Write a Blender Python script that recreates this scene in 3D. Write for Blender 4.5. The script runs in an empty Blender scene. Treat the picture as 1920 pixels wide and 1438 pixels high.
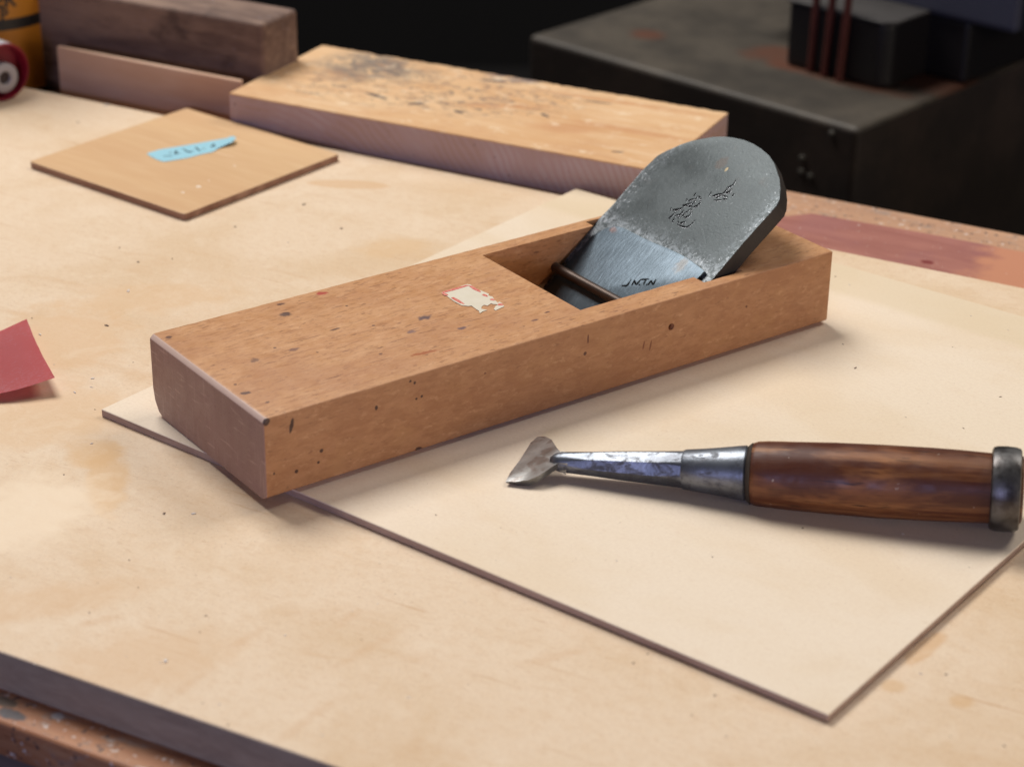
import bpy, bmesh, math, random
from mathutils import Vector, Matrix, noise
random.seed(7)
PI = math.pi
MM = 0.001

# ------------------------------------------------------------------ camera (lengths in millimetres, scene in metres)
FPX, PITCH, ROLL, CAMH = 3980.95, 0.4565, 0.0144, 348.96
scene = bpy.context.scene
cd = bpy.data.cameras.new("camera"); cam = bpy.data.objects.new("camera", cd)
scene.collection.objects.link(cam); scene.camera = cam
cam.location = (0, 0, CAMH*MM)
cam.rotation_euler = (Matrix.Rotation(PI/2-PITCH, 3, 'X') @ Matrix.Rotation(ROLL, 3, 'Z')).to_euler()
cd.sensor_width = 36; cd.lens = FPX/1920*36
cd.clip_start = 0.01; cd.clip_end = 60
cd.dof.use_dof = True; cd.dof.focus_distance = 0.765; cd.dof.aperture_fstop = 12.5

# ------------------------------------------------------------------ world, lamps, exposure
world = bpy.data.worlds.new("World"); scene.world = world; world.use_nodes = True
bg = world.node_tree.nodes['Background']; bg.inputs[0].default_value = (0.62, 0.66, 0.8, 1); bg.inputs[1].default_value = 0.045
def area(name, loc, target, size, power, color, size_y=None):
    l = bpy.data.lights.new(name, 'AREA'); l.energy = power; l.color = color
    l.shape = 'RECTANGLE'; l.size = size; l.size_y = size_y or size
    o = bpy.data.objects.new(name, l); scene.collection.objects.link(o)
    o.location = loc; o.rotation_euler = (Vector(target)-Vector(loc)).to_track_quat('-Z', 'Y').to_euler()
    return o
area('window_light', (-0.85, 1.95, 2.35), (0.05, 0.70, 0.0), 1.2, 73, (1.0, 0.985, 0.97), 1.2)
area('overhead_light', (1.15, 1.5, 1.6), (0.05, 0.70, 0.0), 0.8, 15, (1.0, 0.97, 0.93))
area('blue_window_light', (-0.45, -0.9, 0.42), (0.0, 0.75, 0.0), 0.30, 6.5, (0.52, 0.56, 1.0), 0.30)
area('warm_side_light', (1.4, -0.3, 0.24), (0.05, 0.7, 0.0), 0.6, 5.6, (1.0, 0.88, 0.74), 0.3)
scene.view_settings.view_transform = 'Standard'; scene.view_settings.look = 'None'
scene.view_settings.exposure = 0.08; scene.view_settings.gamma = 1; scene.view_settings.use_curve_mapping = False
try:
    scene.cycles.use_denoising = True; scene.cycles.max_bounces = 8
except Exception: pass

# ------------------------------------------------------------------ geometry helpers
def ray(px, py):
    a, b = px-960, py-719; cr, sr = math.cos(ROLL), math.sin(ROLL)
    u = (cr*a+sr*b)/FPX; v = (-sr*a+cr*b)/FPX; c, s = math.cos(PITCH), math.sin(PITCH)
    return Vector((u, c-v*s, -s-v*c))
CAM = Vector((0, 0, CAMH))
def at(px, py, z=0.0):                      # the spot of the horizontal plane z seen at a pixel of the photograph
    d = ray(px, py); return CAM + d*((z-CAMH)/d.z)
def onplane(px, py, p, n):
    d = ray(px, py); return CAM + d*((p-CAM).dot(n)/d.dot(n))

def tag(o, label=None, cat=None, group=None, kind=None):
    if label: o['label'] = label
    if cat: o['category'] = cat
    if group: o['group'] = group
    if kind: o['kind'] = kind
    return o
def thing(name, label, cat, loc=(0, 0, 0), rz=0.0, group=None):
    o = bpy.data.objects.new(name, None); scene.collection.objects.link(o)
    o.empty_display_size = 0.01
    o.location = Vector(loc)*MM; o.rotation_euler = (0, 0, rz)
    return tag(o, label, cat, group)
def link(name, me, mats, parent=None, M=None, smooth=False):
    o = bpy.data.objects.new(name, me); scene.collection.objects.link(o)
    for m in (mats if isinstance(mats, (list, tuple)) else [mats]): me.materials.append(m)
    if parent: o.parent = parent
    if M is not None: o.matrix_local = M
    if smooth:
        for p in me.polygons: p.use_smooth = True
    return o
def bm_mesh(bm, name='mesh'):
    for v in bm.verts: v.co *= MM
    bmesh.ops.recalc_face_normals(bm, faces=bm.faces)
    me = bpy.data.meshes.new(name); bm.to_mesh(me); bm.free(); return me
def prism_bm(poly, z0, z1, bevel=0.0, seg=2, bm=None):       # poly: (x,y) list in mm
    bm = bm or bmesh.new()
    a = [bm.verts.new((p[0], p[1], z0)) for p in poly]; b = [bm.verts.new((p[0], p[1], z1)) for p in poly]
    n = len(poly); fs = [bm.faces.new(a[::-1]), bm.faces.new(b)]
    for i in range(n): fs.append(bm.faces.new((a[i], a[(i+1) % n], b[(i+1) % n], b[i])))
    if bevel:
        bmesh.ops.recalc_face_normals(bm, faces=bm.faces)
        bmesh.ops.bevel(bm, geom=list(bm.edges), offset=bevel, segments=seg, affect='EDGES', profile=0.5)
    return bm
def box_bm(x0, x1, y0, y1, z0, z1, bevel=0.0, seg=2):
    return prism_bm([(x0, y0), (x1, y0), (x1, y1), (x0, y1)], z0, z1, bevel, seg)
def extrude_bm(profile, a0, a1, axis='x', bevel=0.0, seg=2):  # profile in the other two axes
    bm = prism_bm(profile, a0, a1)
    R = {'x': Matrix(((0, 0, 1), (1, 0, 0), (0, 1, 0))),      # (p,q,h)->(h,p,q)
         'y': Matrix(((1, 0, 0), (0, 0, 1), (0, 1, 0)))}[axis] # (p,q,h)->(p,h,q)
    for v in bm.verts: v.co = R @ v.co
    bmesh.ops.recalc_face_normals(bm, faces=bm.faces)
    if bevel: bmesh.ops.bevel(bm, geom=list(bm.edges), offset=bevel, segments=seg, affect='EDGES', profile=0.5)
    return bm
def lathe_bm(profile, n=48, bm=None, phase=0.0, caps=True):   # profile: (x, r) along local x
    bm = bm or bmesh.new(); rings = []
    for x, r in profile:
        rings.append([bm.verts.new((x, r*math.cos(phase+2*PI*i/n), r*math.sin(phase+2*PI*i/n))) for i in range(n)])
    for a, b in zip(rings, rings[1:]):
        for i in range(n): bm.faces.new((a[i], a[(i+1) % n], b[(i+1) % n], b[i]))
    if caps: bm.faces.new(rings[0][::-1]); bm.faces.new(rings[-1])
    return bm
def shade_by_angle(me, deg=35):
    for p in me.polygons: p.use_smooth = True
    bm = bmesh.new(); bm.from_mesh(me)
    for e in bm.edges:
        if len(e.link_faces) == 2 and e.calc_face_angle(0) > math.radians(deg): e.smooth = False
    bm.to_mesh(me); bm.free()
def tube_bm(pts, r, n=8, bm=None, taper=None):
    bm = bm or bmesh.new(); rings = []
    for i, p in enumerate(pts):
        p = Vector(p); d = (Vector(pts[min(i+1, len(pts)-1)])-Vector(pts[max(i-1, 0)])).normalized()
        up = Vector((0, 0, 1)) if abs(d.z) < .9 else Vector((1, 0, 0))
        s = d.cross(up).normalized(); t = s.cross(d)
        rr = r*(taper[i] if taper else 1)
        rings.append([bm.verts.new(p+s*rr*math.cos(2*PI*k/n)+t*rr*math.sin(2*PI*k/n)) for k in range(n)])
    for a, b in zip(rings, rings[1:]):
        for k in range(n): bm.faces.new((a[k], a[(k+1) % n], b[(k+1) % n], b[k]))
    bm.faces.new(rings[0][::-1]); bm.faces.new(rings[-1]); return bm

# ------------------------------------------------------------------ material helpers
def lin(c):
    f = lambda v: v/12.92 if v <= .04045 else ((v+.055)/1.055)**2.4
    return tuple(f(x/255) for x in c)+(1,)
class Mat:
    def __init__(s, name, rough=0.6, metal=0.0, spec=0.5):
        s.m = bpy.data.materials.new(name); s.m.use_nodes = True; s.nt = s.m.node_tree
        s.b = s.nt.nodes['Principled BSDF']; s.b.inputs['Roughness'].default_value = rough
        s.b.inputs['Metallic'].default_value = metal; s.b.inputs['Specular IOR Level'].default_value = spec
        s.tc = s.nt.nodes.new('ShaderNodeTexCoord'); s.obj = s.tc.outputs['Object']; s.h = None
    def n(s, t, **k):
        x = s.nt.nodes.new(t)
        for a, b in k.items(): setattr(x, a, b)
        return x
    def l(s, a, b): s.nt.links.new(a, b)
    def map(s, scale=(1, 1, 1), loc=(0, 0, 0), rot=(0, 0, 0), typ='POINT', src=None):
        m = s.n('ShaderNodeMapping', vector_type=typ); m.inputs['Scale'].default_value = scale
        m.inputs['Location'].default_value = loc; m.inputs['Rotation'].default_value = rot
        s.l(src or s.obj, m.inputs['Vector']); return m.outputs[0]
    def noise(s, vec, scale, detail=4, rough=.55, dist=0.0):
        x = s.n('ShaderNodeTexNoise'); x.inputs['Scale'].default_value = scale; x.inputs['Detail'].default_value = detail
        x.inputs['Roughness'].default_value = rough; x.inputs['Distortion'].default_value = dist
        s.l(vec, x.inputs['Vector']); return x.outputs['Fac']
    def rng(s, v, a, b, c=0.0, d=1.0, smooth=True):
        x = s.n('ShaderNodeMapRange'); x.interpolation_type = 'SMOOTHSTEP' if smooth else 'LINEAR'
        for i, q in zip((1, 2, 3, 4), (a, b, c, d)): x.inputs[i].default_value = q
        s.l(v, x.inputs[0]); return x.outputs[0]
    def mix(s, f, a, b, blend='MIX'):
        x = s.n('ShaderNodeMix', data_type='RGBA', blend_type=blend)
        for i, q in ((0, f), (6, a), (7, b)):
            if isinstance(q, (int, float)): x.inputs[i].default_value = q
            elif isinstance(q, tuple): x.inputs[i].default_value = q
            else: s.l(q, x.inputs[i])
        return x.outputs[2]
    def math(s, op, a, b=0.0, c=None):
        x = s.n('ShaderNodeMath', operation=op)
        for i, q in ((0, a), (1, b), (2, c)):
            if q is None: continue
            if isinstance(q, (int, float)): x.inputs[i].default_value = q
            else: s.l(q, x.inputs[i])
        return x.outputs[0]
    def sep(s, src=None):
        x = s.n('ShaderNodeSeparateXYZ'); s.l(src or s.obj, x.inputs[0]); return x.outputs
    def spot(s, col, c, r, color, rot=0.0, soft=.25, wob=.5, op=1.0, wscale=600, axis='z'):
        # an irregular elliptical mark; c, r in mm in the part's own frame
        R = (0, 0, rot) if axis == 'z' else ((0, rot, 0) if axis == 'y' else (rot, 0, 0))
        v = s.map(scale=tuple(x*MM for x in r), loc=tuple(x*MM for x in c), rot=R, typ='TEXTURE')
        L = s.n('ShaderNodeVectorMath', operation='LENGTH'); s.l(v, L.inputs[0])
        w = s.noise(s.obj, wscale, 3)
        d = s.math('MULTIPLY_ADD', s.math('SUBTRACT', w, .5), wob*2, L.outputs['Value'])
        return s.mix(s.rng(d, 1+soft, 1-soft, 0, op), col, color)
    def bump(s, hgt, dist, strength=1.0):
        x = s.n('ShaderNodeBump'); x.inputs['Strength'].default_value = strength; x.inputs['Distance'].default_value = dist*MM
        s.l(hgt, x.inputs['Height'])
        if s.h: s.l(s.h, x.inputs['Normal'])
        s.h = x.outputs[0]; s.l(s.h, s.b.inputs['Normal'])
    def col(s, c):
        if isinstance(c, tuple): s.b.inputs['Base Color'].default_value = c
        else: s.l(c, s.b.inputs['Base Color'])
        return s
    def rough(s, v): s.l(v, s.b.inputs['Roughness'])

def wood(name, base, dark, light, grain='x', freq=1.0, fleck=0.5, rough=.6, fleck_col=None, rot=(0, 0, 0), stretch=9.0, out=True, contrast=1.0, spec=.35):
    m = Mat(name, rough, spec=spec)
    sc = {'x': (1/stretch, 1, 1), 'y': (1, 1/stretch, 1), 'z': (1, 1, 1/stretch)}[grain]
    v = m.map(scale=sc, rot=rot)
    a = m.noise(v, 90*freq, 5, .6, .6); b = m.noise(v, 420*freq, 4, .6, .3); c = m.noise(m.map(rot=rot), 22*freq, 3)
    col = m.mix(m.rng(a, .5-.17/contrast, .5+.17/contrast), dark, base)
    col = m.mix(m.rng(b, .42, .75, 0, .55), col, light)
    col = m.mix(m.rng(c, .35, .7, 0, .35), col, dark)
    if fleck:
        f = m.noise(m.map(scale=tuple(q*1.0 for q in sc), rot=rot, loc=(.3, .1, .2)), 1500*freq, 2, .5)
        col = m.mix(m.rng(f, .60, .70, 0, fleck), col, fleck_col or tuple(x*.5 for x in dark[:3])+(1,))
        m.bump(f, .12, .35)
    m.bump(b, .15, .3)
    m.fine = b; m.c = col
    if out: m.col(col)
    return m

# ------------------------------------------------------------------ directions and frames taken from the photograph
BA = -0.4796                                   # direction of the board's long edges
eb = Vector((math.cos(BA), math.sin(BA), 0)); nb = Vector((-math.sin(BA), math.cos(BA), 0))
BO = at(0, 1221, 0)                            # a point of the board's near edge
BW = (Vector((0, 916.7, 0))-BO).dot(nb)        # board width
T = 14.0
def loc_b(p, O=BO, e=eb, n=nb): q = p-O; return Vector((q.dot(e), q.dot(n), q.z-O.z))

# ================================================================== THE SETTING
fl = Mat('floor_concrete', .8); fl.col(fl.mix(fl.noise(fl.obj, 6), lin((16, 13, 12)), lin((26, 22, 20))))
bm = bmesh.new(); q = [bm.verts.new(p) for p in ((-6000, -3000, -800), (6000, -3000, -800), (6000, 6000, -800), (-6000, 6000, -800))]; bm.faces.new(q)
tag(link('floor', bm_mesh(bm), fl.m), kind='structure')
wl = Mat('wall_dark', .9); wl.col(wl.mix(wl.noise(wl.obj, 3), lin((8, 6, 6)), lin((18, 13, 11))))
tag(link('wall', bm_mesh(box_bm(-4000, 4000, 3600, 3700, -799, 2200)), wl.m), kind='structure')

# ---- workbench under everything
bfront = at(0, 1352, -T); bf2 = at(248, 1438, -T)
yb_f = min(loc_b(bfront).y, loc_b(bf2).y)
yb_b = loc_b(at(1700, 399, -T)).y
wb = thing('workbench', 'old worn wooden workbench with paint and glue spots, under the pale board', 'workbench', (BO.x, BO.y, -T), BA)
mw = wood('bench_wood', lin((190, 132, 92)), lin((138, 84, 54)), lin((205, 160, 120)), freq=.6, fleck=.4, rough=.55, out=False)
n1 = mw.noise(mw.map(scale=(.5, 1, 1)), 130, 4, .7); n2 = mw.noise(mw.obj, 260, 3, .6); n3 = mw.noise(mw.map(loc=(.5, .2, 0)), 330, 3, .6)
c = mw.mix(mw.rng(mw.sep()[1], (BW+10)*MM, (BW+40)*MM, 0, .6), mw.c, lin((196, 158, 128)))
c = mw.mix(mw.rng(n1, .54, .66, 0, .6), c, lin((150, 134, 122)))
c = mw.mix(mw.rng(n2, .61, .66, 0, .8), c, lin((60, 58, 62)))
c = mw.mix(mw.rng(n3, .62, .67, 0, .7), c, lin((225, 215, 205)))
for (px, py, rx, ry, cc) in ((20, 1338, 5, 2.4, (70, 72, 76)), (108, 1342, 2, 1.5, (180, 175, 170)), (8, 1315, 5, 2.2, (80, 70, 60))):
    p = loc_b(at(px, py, -T)); c = mw.spot(c, (p.x, p.y, 0), (rx, ry, 6), lin(cc), op=.9, wscale=300)
mw.col(c); mw.bump(n2, .3, .3)
link('bench_top', bm_mesh(box_bm(-500, 750, yb_f, yb_b, -13, 0, 1.6, 3)), mw.m, wb)
ma = wood('bench_apron_wood', lin((120, 104, 96)), lin((84, 72, 66)), lin((140, 122, 112)), freq=.5, fleck=.2)
link('apron', bm_mesh(box_bm(-480, 730, yb_f+5, yb_f+30, -90, -13.2, 1)), ma.m, wb)
link('apron', bm_mesh(box_bm(-480, 730, yb_b-32, yb_b-7, -90, -13.2, 1)), ma.m, wb)
for lx in (-450, 650):
    for ly in (yb_f+35, yb_b-95): link('leg', bm_mesh(box_bm(lx, lx+60, ly, ly+60, -785, -13.3, 2)), ma.m, wb)
# painted red strip along the bench's far side
rs = [loc_b(at(*p, -T)) for p in ((1492, 396), (1700, 432), (1860, 462), (1990, 482))]
mr = Mat('red_brown_paint', .55)
rn = mr.noise(mr.map(scale=(.15, 1, 1)), 160, 5, .65)
c = mr.mix(mr.rng(rn, .35, .65), lin((150, 92, 80)), lin((164, 106, 92)))
c = mr.mix(mr.rng(mr.noise(mr.obj, 30, 3), .45, .65, 0, .3), c, lin((146, 94, 96)))
x1 = loc_b(at(1830, 500, -T)).x
sx = mr.sep()[0]
c = mr.mix(mr.rng(mr.math('ADD', sx, mr.math('MULTIPLY', mr.noise(mr.obj, 90), .03)), (x1+8)*MM, (x1+24)*MM), c, lin((190, 128, 96)))
p = loc_b(at(1738, 493, -T)); c = mr.spot(c, (p.x, p.y, 0), (3, 2, 5), lin((120, 40, 36)))
mr.col(mr.mix(mr.rng(mr.noise(mr.obj, 500, 2), .70, .74, 0, .6), c, lin((225, 205, 195)))); mr.bump(rn, .2, .4)
xs = rs[0].x
link('red_strip', bm_mesh(prism_bm([(xs-14, BW-5), (740, BW-5), (740, rs[3].y), (xs+60, (rs[1].y)), (xs+8, rs[0].y), (xs-2, rs[0].y-10)], .02, .35)), mr.m, wb)

# ---- pale MDF board
mb = Mat('pale_fibreboard', .62, spec=.3)
big = mb.noise(mb.map(scale=(1, 1, 1)), 13, 5, .6, .5); mid = mb.noise(mb.map(scale=(.6, 1.4, 1), rot=(0, 0, .9)), 40, 5, .6, .8); fin = mb.noise(mb.obj, 900, 3, .7)
c = mb.mix(mb.rng(big, .40, .66), lin((226, 202, 172)), lin((217, 189, 154)))
c = mb.mix(mb.rng(mid, .52, .74, 0, .4), c, lin((209, 174, 134)))
st = mb.noise(mb.map(scale=(.25, 2.2, 1), rot=(0, 0, -1.25)), 60, 3, .5)
c = mb.mix(mb.rng(st, .60, .78, 0, .22), c, lin((200, 158, 114)))
c = mb.mix(mb.rng(mb.noise(mb.map(scale=(1, 1.5, 1), rot=(0, 0, .5)), 210, 5, .7), .42, .72, 0, .26), c, lin((206, 168, 126)))
c = mb.mix(mb.rng(mb.noise(mb.map(scale=(.25, 1, 1), rot=(0, 0, .7)), 900, 3, .6), .56, .72, 0, .28), c, lin((186, 146, 108)))
c = mb.mix(mb.rng(mb.noise(mb.map(loc=(.4, .1, 0)), 1100, 2, .6), .66, .72, 0, .45), c, lin((140, 104, 80)))
c = mb.mix(mb.rng(fin, .3, .7, 0, .12), c, lin((150, 110, 78)))
def bs(c, px, py, rx, ry, rot, col, op=.6, soft=.4, wob=.5, ws=90):
    p = loc_b(at(px, py, 0)); return mb.spot(c, (p.x, p.y, 0), (rx, ry, 8), lin(col), rot-BA, soft, wob, op, ws)
c = bs(c, 655, 346, 19, 5.5, -.09, (208, 168, 124), .6, .15, .15)
c = bs(c, 200, 900, 7, 22, .15, (214, 172, 120), .6, .3, .7)
c = bs(c, 175, 850, 9, 10, .3, (214, 172, 120), .6, .35, .6)
c = bs(c, 270, 560, 34, 14, .2, (212, 174, 130), .5, .45, .9)
c = bs(c, 120, 640, 24, 30, .2, (214, 176, 134), .6, .4, .8)
c = bs(c, 740, 465, 14, 12, .2, (216, 180, 136), .5, .45, .9)
c = bs(c, 90, 780, 30, 22, 0, (214, 178, 136), .6, .5, .9)
c = bs(c, 60, 1130, 36, 9, .3, (212, 176, 136), .5, .4, .8)
c = bs(c, 260, 1240, 26, 16, .3, (212, 176, 136), .5, .4, .8)
c = bs(c, 50, 960, 26, 20, .8, (236, 214, 184), .7, .4, .7)
c = bs(c, 1805, 1315, 3.6, 3.4, 0, (208, 168, 120), .65, .35, .5)
c = bs(c, 1675, 1287, 4, 3.2, 0, (208, 170, 124), .6, .35, .5)
c = bs(c, 1735, 1215, 11, 3, .9, (206, 164, 116), .6, .3, .6)
for (px, py, L, a) in ((690, 1215, 15, .85), (575, 1350, 13, .95), (350, 1285, 10, 1.0), (465, 1195, 9, .9), (180, 1165, 9, .5), (1060, 1225, 10, .25), (650, 1160, 8, 1.0), (1010, 1240, 6, .3)):
    c = bs(c, px, py, L*.8, 1.6, a, (202, 160, 116), .26, .9, 1.1, 220)
cut = mb.noise(mb.map(scale=(.04, 1.6, 1), rot=(0, 0, -.75), loc=(.2, .1, 0)), 260, 3, .5)
c = mb.mix(mb.math('MULTIPLY', mb.rng(cut, .64, .70, 0, .5), mb.rng(mb.noise(mb.obj, 25, 2), .45, .6)), c, lin((190, 148, 106)))
pat = mb.noise(mb.map(scale=(1, .7, 1), rot=(0, 0, .3), loc=(.6, .3, 0)), 55, 5, .72, 1.0)
c = mb.mix(mb.rng(pat, .52, .66, 0, .16), c, lin((236, 218, 192)))
mb.col(c); mb.bump(fin, .05, .35); mb.bump(mid, .15, .2)
msd = wood('fibreboard_edge', lin((172, 154, 132)), lin((154, 136, 116)), lin((184, 166, 142)), freq=1.5, fleck=.15, stretch=4)
bd = link('fibreboard', None or bm_mesh(box_bm(-520, 560, 0, BW, -T+.1, 0, .35, 1)), [mb.m, msd.m])
bd.location = BO*MM; bd.rotation_euler = (0, 0, BA)
for p in bd.data.polygons:
    if abs(p.normal.z) < .5: p.material_index = 1
tag(bd, 'large stained pale fibreboard panel lying on the workbench beneath all the tools', 'board')

# ---- thin sheet under the plane
SA = -0.6559; es = Vector((math.cos(SA), math.sin(SA), 0)); ns = Vector((-math.sin(SA), math.cos(SA), 0))
SO = Vector((-147.26, 678.76, 3.03))
ms = Mat('cream_sheet', .55, spec=.3)
f2 = ms.noise(ms.obj, 800, 3, .7); b2 = ms.noise(ms.map(scale=(.5, 1, 1)), 18, 4, .6, .4)
c = ms.mix(ms.rng(b2, .4, .65), lin((233, 215, 190)), lin((228, 207, 178)))
c = ms.mix(ms.rng(ms.noise(ms.map(loc=(.3, .3, 0)), 60, 4, .6, .6), .56, .74, 0, .18), c, lin((216, 188, 154)))
c = ms.mix(ms.rng(ms.noise(ms.map(scale=(.3, 1, 1), rot=(0, 0, .6)), 1000, 3, .6), .56, .74, 0, .18), c, lin((196, 160, 124)))
c = ms.mix(ms.rng(ms.noise(ms.map(loc=(.4, .1, 0)), 900, 2, .6), .69, .74, 0, .4), c, lin((150, 116, 90)))
c = ms.mix(ms.rng(f2, .3, .7, 0, .10), c, lin((160, 120, 88)))
xx = ms.sep()
# slightly darker aged margin at the far right, uncovered until lately
mg = ms.math('ADD', xx[1], ms.math('MULTIPLY', ms.noise(ms.obj, 40, 2), .004))
c = ms.mix(ms.rng(mg, .258, .266, 0, .45), c, lin((212, 190, 152)))
ms.col(c); ms.bump(f2, .04, .3)
mse = wood('sheet_edge', lin((176, 150, 134)), lin((152, 126, 112)), lin((190, 164, 146)), freq=1.5, fleck=.1, stretch=5)
bm = box_bm(0, 299.9, 0, 287.1, -2.6, 0, .25, 1)
for v in bm.verts:
    if v.co.z < -1: v.co.z += -.38+.75*v.co.x/299.9
sh = link('thin_sheet', bm_mesh(bm), [ms.m, mse.m])
sh.location = SO*MM; sh.rotation_euler = (0, 0, SA)
for p in sh.data.polygons:
    if abs(p.normal.z) < .5: p.material_index = 1
tag(sh, 'thin square cream fibreboard sheet under the wooden plane and the chisel', 'sheet')

# ---- small square panel with a blue tape label
QO = Vector((-226.14, 930.70, 0)); QA = -0.6622
pn = thing('wood_tile', 'small square honey-coloured thin board with a torn blue tape label, left on the fibreboard', 'wood panel', (QO.x, QO.y, .05), QA)
mp = wood('honey_wood', lin((214, 178, 132)), lin((202, 162, 118)), lin((222, 190, 148)), grain='x', freq=.7, fleck=.0, rough=.5, out=False, contrast=.7)
py_ = mp.sep()[1]
c = mp.mix(mp.rng(mp.math('ADD', py_, mp.math('MULTIPLY', mp.noise(mp.obj, 60, 2), .003)), .046, .0485, 0, .5), mp.mix(.4, mp.c, lin((202, 158, 114))), mp.c)
def loc_q(p): q = p-Vector((QO.x, QO.y, .05)); ca, sa = math.cos(QA), math.sin(QA); return Vector((q.x*ca+q.y*sa, -q.x*sa+q.y*ca, q.z))
for px, py, r in ((343, 361, .8), (392, 339, .5), (372, 350, 1.1), (440, 311, .6)):
    p = loc_q(at(px, py, 3.3)); c = mp.spot(c, (p.x, p.y, 3), (r, r, 3), lin((240, 228, 210)), op=.8)
p = loc_q(at(420, 290, 3.3)); c = mp.spot(c, (p.x, p.y, 3), (7, .35, 3), lin((235, 205, 175)), rot=.1, op=.5, wob=.1)
mp.col(c)
mpe = wood('honey_wood_edge', lin((180, 142, 116)), lin((140, 100, 78)), lin((180, 140, 110)), freq=1, fleck=.1)
bm = prism_bm([(0, 0), (103.2, 0), (103.2, 100.6), (0, 100.6)], 0, 3.25)
bmesh.ops.bevel(bm, geom=[e for e in bm.edges if abs((e.verts[0].co-e.verts[1].co).z) > 1], offset=1.6, segments=3, affect='EDGES', profile=.5)
bmesh.ops.bevel(bm, geom=[e for e in bm.edges if abs((e.verts[0].co-e.verts[1].co).z) < .01 and e.calc_face_angle(0) > 1], offset=.3, segments=2, affect='EDGES', profile=.5)
o = link('panel', bm_mesh(bm), [mp.m, mpe.m], pn)
for p in o.data.polygons:
    if abs(p.normal.z) < .5: p.material_index = 1
mt = Mat('blue_tape', .6); c = mt.mix(mt.noise(mt.obj, 300, 3), lin((134, 188, 204)), lin((156, 202, 212))); mt.col(c)
mink = Mat('dark_ink', .6); mink.col(lin((24, 42, 50)))
def zt_(px, py): X, Y = px/8.727+260, py/8.727+230; return X, Y
tp = [(140, 510), (350, 440), (700, 385), (1000, 335), (1300, 280), (1450, 255), (1545, 215), (1590, 250), (1575, 305), (1450, 350), (1290, 420), (1230, 478), (1070, 505), (800, 580), (560, 620), (420, 640), (340, 620), (230, 575)]
def tape_z(px):  # the right end curls up
    return 3.36 + .1 + max(0, (px-1180)/400)**1.6*2.2
bm = bmesh.new(); tv = []
N = 26
def edge_interp(pts, x):
    for (x0, y0), (x1_, y1_) in zip(pts, pts[1:]):
        if x0 <= x <= x1_: return y0+(y1_-y0)*(x-x0)/(x1_-x0)
    return pts[-1][1]
top_e = [(140, 505), (350, 440), (700, 385), (1000, 335), (1300, 280), (1450, 255), (1545, 215), (1590, 245)]
bot_e = [(140, 520), (230, 575), (340, 625), (420, 642), (560, 620), (800, 580), (1070, 510), (1230, 480), (1290, 425), (1450, 355), (1575, 300), (1590, 262)]
rows = []
for i in range(N+1):
    X = 140+(1590-140)*i/N; a, b = edge_interp(top_e, X), edge_interp(bot_e, X); r = []
    for j in range(5):
        Y = a+(b-a)*j/4; z = tape_z(X)+(.5 if X > 1250 else 0)*0
        r.append(bm.verts.new(loc_q(at(*zt_(X, Y), z))))
    rows.append(r)
for a, b in zip(rows, rows[1:]):
    for j in range(4): bm.faces.new((a[j], a[j+1], b[j+1], b[j]))
tape = link('tape_label', bm_mesh(bm), mt.m, pn)
def strokes_bm(strokes, place, w, lift):       # flat tapered pen strokes; place(x,y,lift)->point
    bm = bmesh.new()
    for s in strokes:
        wd = w
        if isinstance(s[-1], (int, float)): wd = w*s[-1]; s = s[:-1]
        P = [place(x, y, lift) for x, y in s]; nz = (place(s[0][0]+10, s[0][1], lift)-P[0]).cross(place(s[0][0], s[0][1]+10, lift)-P[0]).normalized()
        Q = []                                  # resample
        for a, b in zip(P, P[1:]):
            for k in range(4): Q.append(a.lerp(b, k/4))
        Q.append(P[-1]); m = len(Q)-1; L = []
        for i, q in enumerate(Q):
            d = (Q[min(i+1, m)]-Q[max(i-1, 0)]).normalized(); sd = d.cross(nz)
            t = i/m; h = wd*.5*(.35+.65*math.sin(PI*min(1, .18+t*.85)))
            L.append((bm.verts.new(q+sd*h), bm.verts.new(q-sd*h)))
        for a, b in zip(L, L[1:]): bm.faces.new((a[0], a[1], b[1], b[0]))
    return bm
ws = [[(400, 550), (520, 545), (545, 555)], [(500, 487), (545, 490)], [(590, 520), (610, 460), (640, 500)], [(590, 515), (685, 500)], [(725, 430), (800, 480), (850, 485), (905, 460)], [(790, 470), (860, 480), 1.6], [(930, 405), (1010, 470), 1.3], [(1050, 425), (1085, 435)], [(1180, 400), (1230, 350), (1240, 395)], [(1190, 400), (1270, 385)]]
link('handwriting', bm_mesh(strokes_bm(ws, lambda x, y, l: loc_q(at(*zt_(x, y), tape_z(x)+l)), .75, .1)), mink.m, tape)

# ---- plank with black stains behind
ZB = 17.0
kb = [at(430, 175, ZB), None, at(1365, 212, ZB), at(605, 85, ZB)]
kb[1] = kb[0]+(kb[2]-kb[3])
ek = (kb[1]-kb[0]).normalized(); KA_ = math.atan2(ek.y, ek.x); nk = Vector((-ek.y, ek.x, 0))
KL = (kb[1]-kb[0]).length; KW = (kb[3]-kb[0]).dot(nk); skew = (kb[3]-kb[0]).dot(ek)
bk = thing('stained_plank', 'thick pale wooden plank with black stains and dents, standing behind the fibreboard', 'plank', (kb[0].x, kb[0].y, -T+.2), KA_)
mk = wood('stained_plank_wood', lin((218, 180, 136)), lin((206, 160, 112)), lin((230, 200, 162)), freq=.5, fleck=.0, rough=.65, out=False, stretch=6)
def loc_k(p): q = p-Vector((kb[0].x, kb[0].y, -T+.2)); return Vector((q.dot(ek), q.dot(nk), q.z))
c = mk.c; HK = ZB+T-.2
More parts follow.
